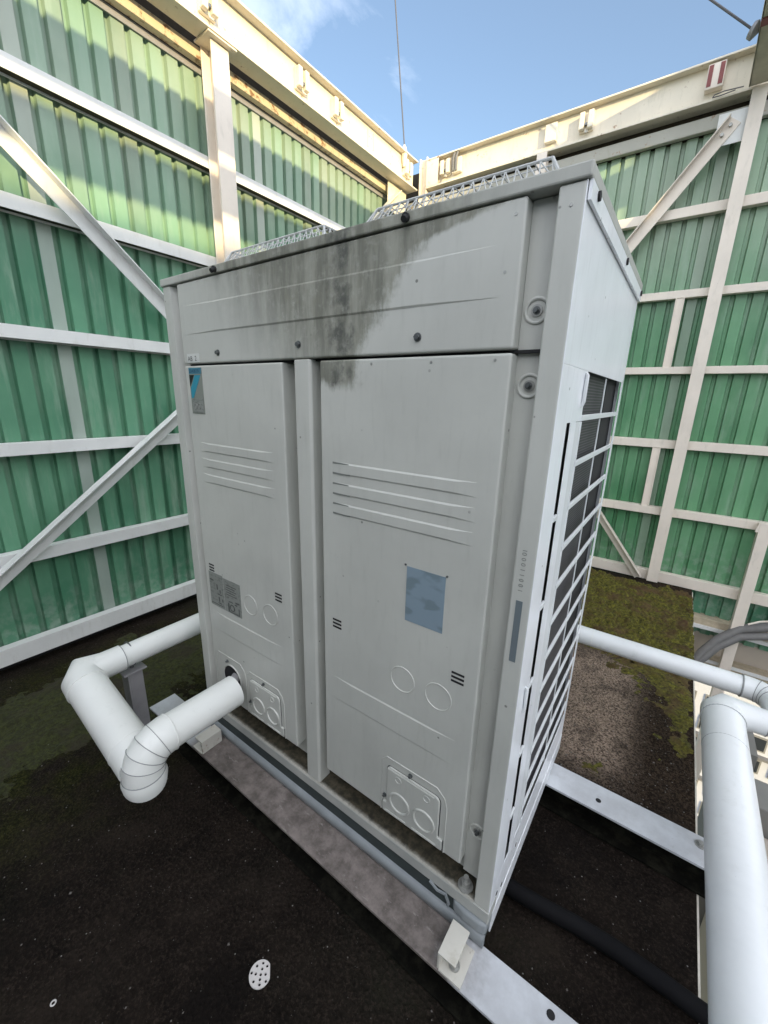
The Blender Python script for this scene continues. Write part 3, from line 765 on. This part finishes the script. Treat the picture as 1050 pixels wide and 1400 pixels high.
# ------------------------------------------------------------------ steel beams under the unit
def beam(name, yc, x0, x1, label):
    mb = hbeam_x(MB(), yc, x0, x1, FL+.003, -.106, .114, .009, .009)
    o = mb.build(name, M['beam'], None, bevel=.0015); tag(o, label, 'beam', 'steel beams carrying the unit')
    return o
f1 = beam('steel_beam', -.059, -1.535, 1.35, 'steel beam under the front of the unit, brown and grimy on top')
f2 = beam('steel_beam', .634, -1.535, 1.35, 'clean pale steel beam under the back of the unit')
mb = MB()
for x, y in ((.172,-.026),): mb.cyl((x,y,-.1055),(x,y,-.1052),.0095,14)
mb.build('bolt_hole', M['dark'], f1)
mb = MB()
for x, y in ((.169,.622),): mb.cyl((x,y,-.1055),(x,y,-.1052),.009,14)
mb.build('bolt_hole', M['dark'], f2)
mb = MB(); mb.cyl((.462,.655,-.106),(.462,.655,-.103),.016,16); mb.cyl((.462,.655,-.103),(.462,.655,-.094),.009,6); mb.build('bolt', M['steelbolt'], f2)
# clips holding the unit to the front beam
def clip(x, mirror, label):
    c = empty('clamp', (x,-.06,-.106), label, 'clamp', 'clamps on the front steel beam')
    s = -1 if mirror else 1
    def bx(mb, a, b, *r): mb.box(min(x+s*a, x+s*b), max(x+s*a, x+s*b), *r)
    mb = MB(); bx(mb, -.035,.012,-.112,-.028,-.056,-.05); bx(mb, -.035,-.029,-.112,-.028,-.1055,-.056); bx(mb, -.029,.03,-.115,-.028,-.1055,-.1005)
    mb.build('channel', M['clip'], c, bevel=.001)
    mb = MB(); bx(mb, .0,.0,0,0,0,0)
    mb = MB(); mb.cyl((x+s*.0,-.085,-.1003),(x+s*.0,-.085,-.095),.014,14); mb.cyl((x+s*.0,-.085,-.095),(x+s*.0,-.085,-.083),.010,6); mb.build('bolt', M['steelbolt'], c)
    return c
clip(-.045, False, 'pale open clamp with a bolt on the front beam at the right foot')
clip(-1.15, True, 'pale boxy clamp with a rusty spot on the front beam below the pipe')

# ------------------------------------------------------------------ pipes
def arc(c, a, b, r, n):   # quarter turn path from c - a*r ... to c + b*r with a, b unit directions (mitred gores)
    c, a, b = Vector(c), Vector(a), Vector(b); o = c-a*r+b*r
    return [o - b*r*math.cos(t_) + a*r*math.sin(t_) for t_ in [math.pi/2*i/n for i in range(n+1)]]
def seam(own, p, d, r, t_=.0016, mat='seam'): MB().ring(p, d, r, t_, 32, 6).build('joint_seam', M[mat], own, smooth=True)
# left pipe run
pl = empty('pipe', (-1.2,-.2,FL), 'white insulated pipe that leaves the left front panel and doubles back along the left side', 'pipe')
P1x, P1z = -.956, .232
r1, r2_, r3 = .055, .062, .0445
mb = MB(); mb.tube([(P1x,-.052,P1z),(P1x,-.297,P1z)], r1, 32); mb.build('pipe_section', M['pipe'], pl, smooth=True)
mb = MB(); mb.tube([(-1.035,.015,.222),(-1.0,-.03,.232),(-.985,-.0515,.236)], .017, 14); mb.build('pipe_core', M['galv'], pl, smooth=True)
el = arc((P1x,-.372,P1z), (0,-1,0), (0,0,-1), .075, 5)
mb = MB(); mb.tube([(P1x,-.285,P1z)]+el+[(P1x,-.372,P1z-.085)], r1+.003, 32); mb.build('elbow', M['pipe'], pl, smooth=True, ang=12)
for i in range(1, len(el)-1): seam(pl, Vector(el[i]), (Vector(el[i+1])-Vector(el[i-1])).normalized(), r1+.0042, .0011)
seam(pl, (P1x,-.286,P1z), (0,1,0), r1+.003, .002, 'pipe'); seam(pl, (P1x,-.372,P1z-.085), (0,0,1), r1+.003, .002)
mb = MB(); mb.tube([(P1x,-.372,P1z-.083),(P1x,-.372,.132),(P1x-.003,-.372,.112),(P1x-.008,-.372,.104)], [r1+.003,r1+.008,r1+.005,.03], 32); mb.build('elbow', M['pipe'], pl, smooth=True, ang=50)
A_ = Vector((P1x-.02,-.370,.166)); B_ = Vector((-1.435,-.360,.254))
d_ = (B_-A_).normalized()
mb = MB(); mb.tube([A_, B_-d_*.05], r2_, 32); mb.build('pipe_section', M['pipe'], pl, smooth=True)
e2 = [B_-d_*.075, B_-d_*.035, B_+Vector((-.008,.025,.0)), B_+Vector((0,.075,0)), B_+Vector((0,.14,0))]
mb = MB(); mb.tube(e2, [r2_+.003,r2_+.001,r2_-.004,r3+.006,r3+.005], 32); mb.build('elbow', M['pipe'], pl, smooth=True, ang=30)
mb = MB(); mb.tube([B_+Vector((0,.12,0)), B_+Vector((0,1.9,.0))], r3, 28); mb.build('pipe_section', M['pipe'], pl, smooth=True)
seam(pl, B_-d_*.074, d_, r2_+.002, .0016, 'pipe'); seam(pl, A_+d_*.07, d_, r2_, .0016, 'pipe'); seam(pl, B_+Vector((0,.139,0)), (0,1,0), r3+.0045, .0016)
# its support
su = empty('pipe_stand', (-1.443,-.19,FL), 'grey steel stand under the left pipe elbow', 'stand')
mb = MB(); mb.box(-1.473,-1.413,-.22,-.214,FL,.182); mb.box(-1.473,-1.467,-.214,-.165,FL,.182); mb.box(-1.419,-1.413,-.214,-.165,FL,.182); mb.build('leg', M['galv'], su, bevel=.001)
mb = MB(); mb.box(-1.483,-1.403,-.235,-.15,.182,.189); mb.build('top_plate', M['galv'], su, bevel=.001)
mb = MB(); mb.ring((-1.443,-.19,.252),(0,1,0),r3+.003,.003,28,6); mb.cyl((-1.443,-.19,.189),(-1.443,-.19,.205),.008,8); mb.build('clip', M['screw'], su)
# right front pipe
prr = empty('pipe', (.48,.4,FL), 'thick white insulated pipe running past the right side of the unit and turning right', 'pipe')
r4 = .064
Q0 = Vector((.4895,-1.6,.055)); Q1 = Vector((.485,1.055,.148))
dq = (Q1-Q0).normalized(); Qe = Q1-dq*.0
mb = MB(); mb.tube([Q0, Q1-dq*.05], r4, 40); mb.build('pipe_section', M['pipeb'], prr, smooth=True)
el = [Q1-dq*.065, Q1-dq*.03, Q1+Vector((.02,.008,.0)), Q1+Vector((.09,.012,.002)), Q1+Vector((.13,.012,.002))]
mb = MB(); mb.tube(el, [r4+.003,r4+.001,r4-.006,.047,.046], 36); mb.build('elbow', M['pipeb'], prr, smooth=True, ang=30)
mb = MB(); mb.tube([Q1+Vector((.12,.012,.002)), Q1+Vector((1.2,.03,.0))], .043, 32); mb.build('pipe_section', M['pipeb'], prr, smooth=True)
seam(prr, Q1-dq*.064, dq, r4+.002, .0014); seam(prr, Q1+Vector((.129,.012,.002)), (1,0,0), .0455, .0022); seam(prr, Q1-dq*.22, dq, r4-.0005, .001)
# rear pipe
pb = empty('pipe', (.2,1.3,FL), 'white insulated pipe coming out from behind the unit over the mossy roof', 'pipe')
r5 = .0425
E0 = Vector((.66,1.30,.14))
mb = MB(); mb.tube([(-.9,1.297,.14),(E0.x-.085,1.30,.14)], r5, 32); mb.build('pipe_section', M['pipeb'], pb, smooth=True)
el = arc(E0, (1,0,0), (0,-1,0), .075, 4)
mb = MB(); mb.tube([E0-Vector((.1,0,0))]+el+[E0+Vector((0,-.2,0))], r5+.003, 32); mb.build('elbow', M['pipeb'], pb, smooth=True, ang=12)
seam(pb, E0-Vector((.098,0,0)), (1,0,0), r5+.002, .003)
for i in range(1, 4): seam(pb, el[i], (Vector(el[i+1])-Vector(el[i-1])), r5+.004, .0014)
seam(pb, (-.0,1.2985,.14), (1,0,0), r5+.0005, .0012, 'pipe')

# black conduit on the roof
mb = MB(); mb.tube([(-.6,.225,FL+.024),(-.02,.228,FL+.024),(.08,.236,FL+.025),(.18,.25,FL+.026),(.28,.258,FL+.025),(.4,.256,FL+.024),(.5,.25,FL+.024),(1.1,.2,FL+.024)], .023, 18)
tag(mb.build('conduit', M['blackhose'], smooth=True), 'black corrugated conduit lying on the roof between the two beams', 'conduit')
# small litter on the floor
cu = bpy.data.curves.new('drain_cover', 'CURVE'); cu.dimensions = '2D'; cu.fill_mode = 'BOTH'; cu.extrude = .0022
def poly(pts):
    s = cu.splines.new('POLY'); s.points.add(len(pts)-1); s.use_cyclic_u = True
    for p_, q_ in zip(s.points, pts): p_.co = (q_[0], q_[1], 0, 1)
rd = .0285; outl = [(rd*math.cos(a), rd*math.sin(a)) for a in [R(112)+R(300)*i/40 for i in range(41)]]
poly(outl)
for x, y in ((-.009,.019),(.006,.013),(.02,.012),(-.019,.010),(-.008,.006),(.002,.001),(.011,-.002),(.0205,-.004),(-.019,-.006),(-.004,-.011),(-.010,-.021),(.009,-.018)):
    poly([(x+.0034*math.cos(2*math.pi*i/12), y+.0034*math.sin(2*math.pi*i/12)) for i in range(12)])
tmp = bpy.data.objects.new('tmp', cu); COL.objects.link(tmp)
me = bpy.data.meshes.new_from_object(tmp.evaluated_get(bpy.context.evaluated_depsgraph_get())); bpy.data.objects.remove(tmp)
me.materials.clear(); me.materials.append(M['disc'])
o = bpy.data.objects.new('drain_cover', me); COL.objects.link(o); o.location = (-.468,-.350,FL+.0045); o.rotation_euler = (0,0,R(-32))
tag(o, 'small white perforated disc with one cut side lying on the dark roof', 'disc')
o = MB().ring((-.838,-.689,FL+.002),(0,0,1),.0052,.0018,20,6).build('washer', M['disc'], smooth=True); tag(o, 'tiny white ring washer lying on the dark roof at lower left', 'washer')
# gravel chips: uncountable
mb = MB(); rnd = random.Random(3)
for i in range(1500):
    x = rnd.uniform(-1.9,.46); y = rnd.uniform(-1.1,1.9); s = rnd.choice((.0012,.0016,.002,.0028,.0042))*rnd.uniform(.6,1.1)
    if rnd.random() < .45: x = rnd.uniform(-.1,.46); y = rnd.uniform(.75,1.8)
    c = Vector((x,y,FL+s*.3)); vs = [c+Vector((rnd.uniform(.6,1.2)*s*a, rnd.uniform(.6,1.2)*s*b, rnd.uniform(.4,.9)*s*e)) for a,b,e in ((1,0,0),(0,1,0),(-1,0,0),(0,-1,0),(0,0,1))]
    mb.add(vs, [(0,1,4),(1,2,4),(2,3,4),(3,0,4)])
o = mb.build('gravel', simple('gravel_stone', (.16,.145,.13), .85, var=.6, scale=120)); tag(o, 'loose gravel chips scattered over the dark roof', 'gravel', kind='stuff')

# ------------------------------------------------------------------ what shows over the roof edge
bw = empty('building_wall', (.9,3.4,-.9), 'beige building wall with two ledges below the rear fence, beyond the roof edge', 'wall')
MB().box(.479,2.6,3.40,3.6,-.899,-.44).build('wall', M['conc'], bw)
MB().box(.479,2.6,3.28,3.3995,-.52,-.445).build('ledge', M['ledge'], bw, bevel=.006)
MB().box(.479,2.6,3.265,3.28,-.535,-.505).build('ledge_trim', M['white'], bw)
MB().box(.479,2.6,3.26,3.3995,-.90,-.80).build('ledge', M['ledge'], bw, bevel=.006)
MB().box(.479,2.6,3.245,3.26,-.812,-.788).build('ledge_trim', M['white'], bw)
ho = empty('hose_bundle', (.9,3.1,-.5), 'two thick grey hoses arching down under the rear fence past the short white post', 'hose')
for k, (dy, dz) in enumerate(((0,0),(-.03,-.055))):
    mb = MB(); pts = [(1.6,3.2+dy,-.31+dz*1.4),(1.2,3.2+dy,-.315+dz*1.4),(1.0,3.2+dy,-.335+dz*1.2),(.82,3.18+dy,-.41+dz),(.70,3.14+dy,-.53+dz),(.62,3.10+dy,-.66+dz),(.56,3.05+dy,-.80+dz),(.5,3.0+dy,-1.0+dz)]
    mb.tube(pts, .034 if k == 0 else .028, 16); mb.build('hose', M['hose'], ho, smooth=True, ang=180)
mb = MB(); mb.tube([(1.05,3.15,-.24),(.9,3.14,-.3),(.84,3.13,-.34)], .007, 8); tag(mb.build('cable', M['pinkwhite'], smooth=True), 'thin white cable sagging beside the grey hoses under the rear fence', 'cable')
du = empty('duct', (.95,1.2,-2.6), 'big beige ventilation duct below the roof edge at the far right', 'duct')
MB().box(.70,1.7,.98,1.42,-3.2,-.62).build('duct_body', M['conc'], du, bevel=.03, seg=4)
MB().box(.66,1.7,1.43,1.62,-3.2,-.50).build('duct_flange', M['greywall'], du, bevel=.006)
MB().box(.70,1.7,.97,1.425,-.93,-.915).build('duct_seam', M['seam'], du)
MB().box(.80,.98,.80,.965,-.75,-.55).build('inspection_frame', M['white'], du, bevel=.004)
gw = MB(); gw.box(.79,.92,2.3,2.6,-15.99,-.85); tag(gw.build('wall_pier', M['greywall']), 'dark grey pier rising below the roof edge between the pipes', 'pier')
fac = empty('building', (3.5,14,-16), 'pale sunlit building far below, seen through the gap beside the roof edge', 'building')
MB().box(-3,14,14,18,-16,-6.5).build('wall', M['facade'], fac)
for i in range(8):
    for j in range(8):
        x = 1.6+i*.62; z = -13.4+j*.78
        wn = MB().box(x,x+.4,13.97,13.9995,z,z+.5).build('window', M['greywall'], fac)
        MB().box(x+.04,x+.36,13.962,13.9695,z+.05,z+.45).build('pane', M['glass'], wn)
for j in range(4):
    MB().box(-3,14,13.85,13.999,-13.6+j*1.56,-13.52+j*1.56).build('string_course', M['hose'], fac)

# ------------------------------------------------------------------ out of frame: an overhead beam, and blocks and a wall added to shade the yard
o = MB().box(10.5,14,-26,-.8,-15.99,4.80).build('building', M['conceal']); MB().box(10.4,14.1,-26.1,-.7,4.8005,4.86).build('roof', M['greywall'], o); tag(o, 'long grey block added out of view on the right to shade the yard', 'building')  # unseen block added, its height set to shade the left fence
o = hbeam_y(MB(), 1.71, -9, 3.19, 3.2, 3.44, .13).build('roof_beam', M['cream']); MB().box(1.64,1.65,-9,3.18,3.213,3.43).build('side_plate', M['cream'], o)
tag(o, 'cream overhead beam over the right of the yard, out of the picture', 'beam')
o = MB().box(3.6,6,.95,3.2,-1.5,4.3).build('sun_block', M['conceal']); MB().box(3.55,6.05,.9,3.25,4.305,4.4).build('roof', M['greywall'], o); tag(o, 'grey block added out of view at the right rear to keep sun off the rear fence', 'building')  # unseen block added to keep the sun off the rear fence
o = MB().box(-3.6,1.2,-3.0,-2.7,FL+.001,2.3).build('shade_wall', M['greywall']); MB().box(-3.6,1.2,-3.05,-2.65,2.305,2.37).build('shade_wall_coping', M['ledge'], o); tag(o, 'grey wall added out of view at the front of the yard to darken the unit front', 'wall')  # unseen wall added behind the camera to darken unit front and floor

# ------------------------------------------------------------------ camera
cam_d = bpy.data.cameras.new('camera'); cam = bpy.data.objects.new('camera', cam_d); COL.objects.link(cam)
cam_d.sensor_fit = 'HORIZONTAL'; cam_d.sensor_width = 36; cam_d.lens = 36*557.226/1050
cam_d.clip_start = .02; cam_d.clip_end = 2000
Rw = ((0.8095,0.5866,0.0246),(0.1782,-0.2055,-0.9623),(-0.5594,0.7834,-0.2709))
m = Matrix(((Rw[0][0],-Rw[1][0],-Rw[2][0]),(Rw[0][1],-Rw[1][1],-Rw[2][1]),(Rw[0][2],-Rw[1][2],-Rw[2][2]))).to_quaternion().to_matrix().to_4x4()
m.translation = (0.17982,-0.74981,1.25561); cam.matrix_world = m
scene.camera = cam

# ------------------------------------------------------------------ light
SUN_EL, SUN_AZ = R(10.3), R(120)        # azimuth clockwise from +y
sd = Vector((math.sin(SUN_AZ)*math.cos(SUN_EL), math.cos(SUN_AZ)*math.cos(SUN_EL), math.sin(SUN_EL)))
ld = bpy.data.lights.new('sun', 'SUN'); ld.energy = 2.0; ld.angle = R(.55); ld.color = (1,.80,.44)
lo = bpy.data.objects.new('sun', ld); COL.objects.link(lo); lo.rotation_euler = sd.to_track_quat('Z', 'Y').to_euler(); lo.location = (6,-4,6)
w = bpy.data.worlds.new('World'); scene.world = w; w.use_nodes = True
nt = w.node_tree; bg = nt.nodes['Background']
sky = nt.nodes.new('ShaderNodeTexSky'); sky.sky_type = 'NISHITA'; sky.sun_disc = False
sky.sun_elevation = SUN_EL; sky.sun_rotation = SUN_AZ; sky.air_density = 1.0; sky.dust_density = .3; sky.ozone_density = 2.0
tc = nt.nodes.new('ShaderNodeTexCoord'); sx = nt.nodes.new('ShaderNodeSeparateXYZ'); nt.links.new(tc.outputs['Generated'], sx.inputs[0])
def wm(op, a, b=0., clamp=False):
    x = nt.nodes.new('ShaderNodeMath'); x.operation = op; x.use_clamp = clamp
    for i, v in ((0,a),(1,b)):
        if isinstance(v, bpy.types.NodeSocket): nt.links.new(v, x.inputs[i])
        else: x.inputs[i].default_value = v
    return x.outputs[0]
def wr_(v, a, b, lo=0., hi=1.):
    x = nt.nodes.new('ShaderNodeMapRange'); x.interpolation_type = 'SMOOTHSTEP'; nt.links.new(v, x.inputs[0])
    for i, k in enumerate((a,b,lo,hi)): x.inputs[1+i].default_value = k
    return x.outputs[0]
mp = nt.nodes.new('ShaderNodeMapping'); mp.inputs['Scale'].default_value = (1,1,2.2); nt.links.new(tc.outputs['Generated'], mp.inputs[0])
nz = nt.nodes.new('ShaderNodeTexNoise'); nz.inputs['Scale'].default_value = 3.4; nz.inputs['Detail'].default_value = 8; nz.inputs['Roughness'].default_value = .6; nz.inputs['Distortion'].default_value = .4
nt.links.new(mp.outputs[0], nz.inputs['Vector'])
# bright fill cloud added out of view, right of and behind the camera, thin wisps elsewhere
back = wm('MULTIPLY', wr_(wm('SUBTRACT', sx.outputs[0], wm('MULTIPLY', sx.outputs[1], .55)), -.3, .3), wr_(sx.outputs[2], .05, .55, .5, 1.0))
fill_cloud = wm('MULTIPLY', back, wr_(nz.outputs['Fac'], .34, .56))
vd = nt.nodes.new('ShaderNodeVectorMath'); vd.operation = 'DOT_PRODUCT'; nt.links.new(tc.outputs['Generated'], vd.inputs[0]); vd.inputs[1].default_value = (-0.6021,0.574,0.5549)
wisp = wm('MULTIPLY', wr_(nz.outputs['Fac'], .40, .68, 0, .17), wr_(vd.outputs['Value'], .965, .998))   # one soft cloud over the left beam
cl = wm('MAXIMUM', wm('MAXIMUM', fill_cloud, wisp, True), .03)
mixn = nt.nodes.new('ShaderNodeMix'); mixn.data_type = 'RGBA'; nt.links.new(cl, mixn.inputs[0]); nt.links.new(sky.outputs[0], mixn.inputs[6])
mixn.inputs[7].default_value = (12.6,12.8,13.5,1)
nt.links.new(mixn.outputs[2], bg.inputs['Color']); bg.inputs['Strength'].default_value = .092

scene.view_settings.view_transform = 'Standard'; scene.view_settings.look = 'None'
scene.view_settings.exposure = 1.65; scene.view_settings.gamma = 1
scene.cycles.max_bounces = 8
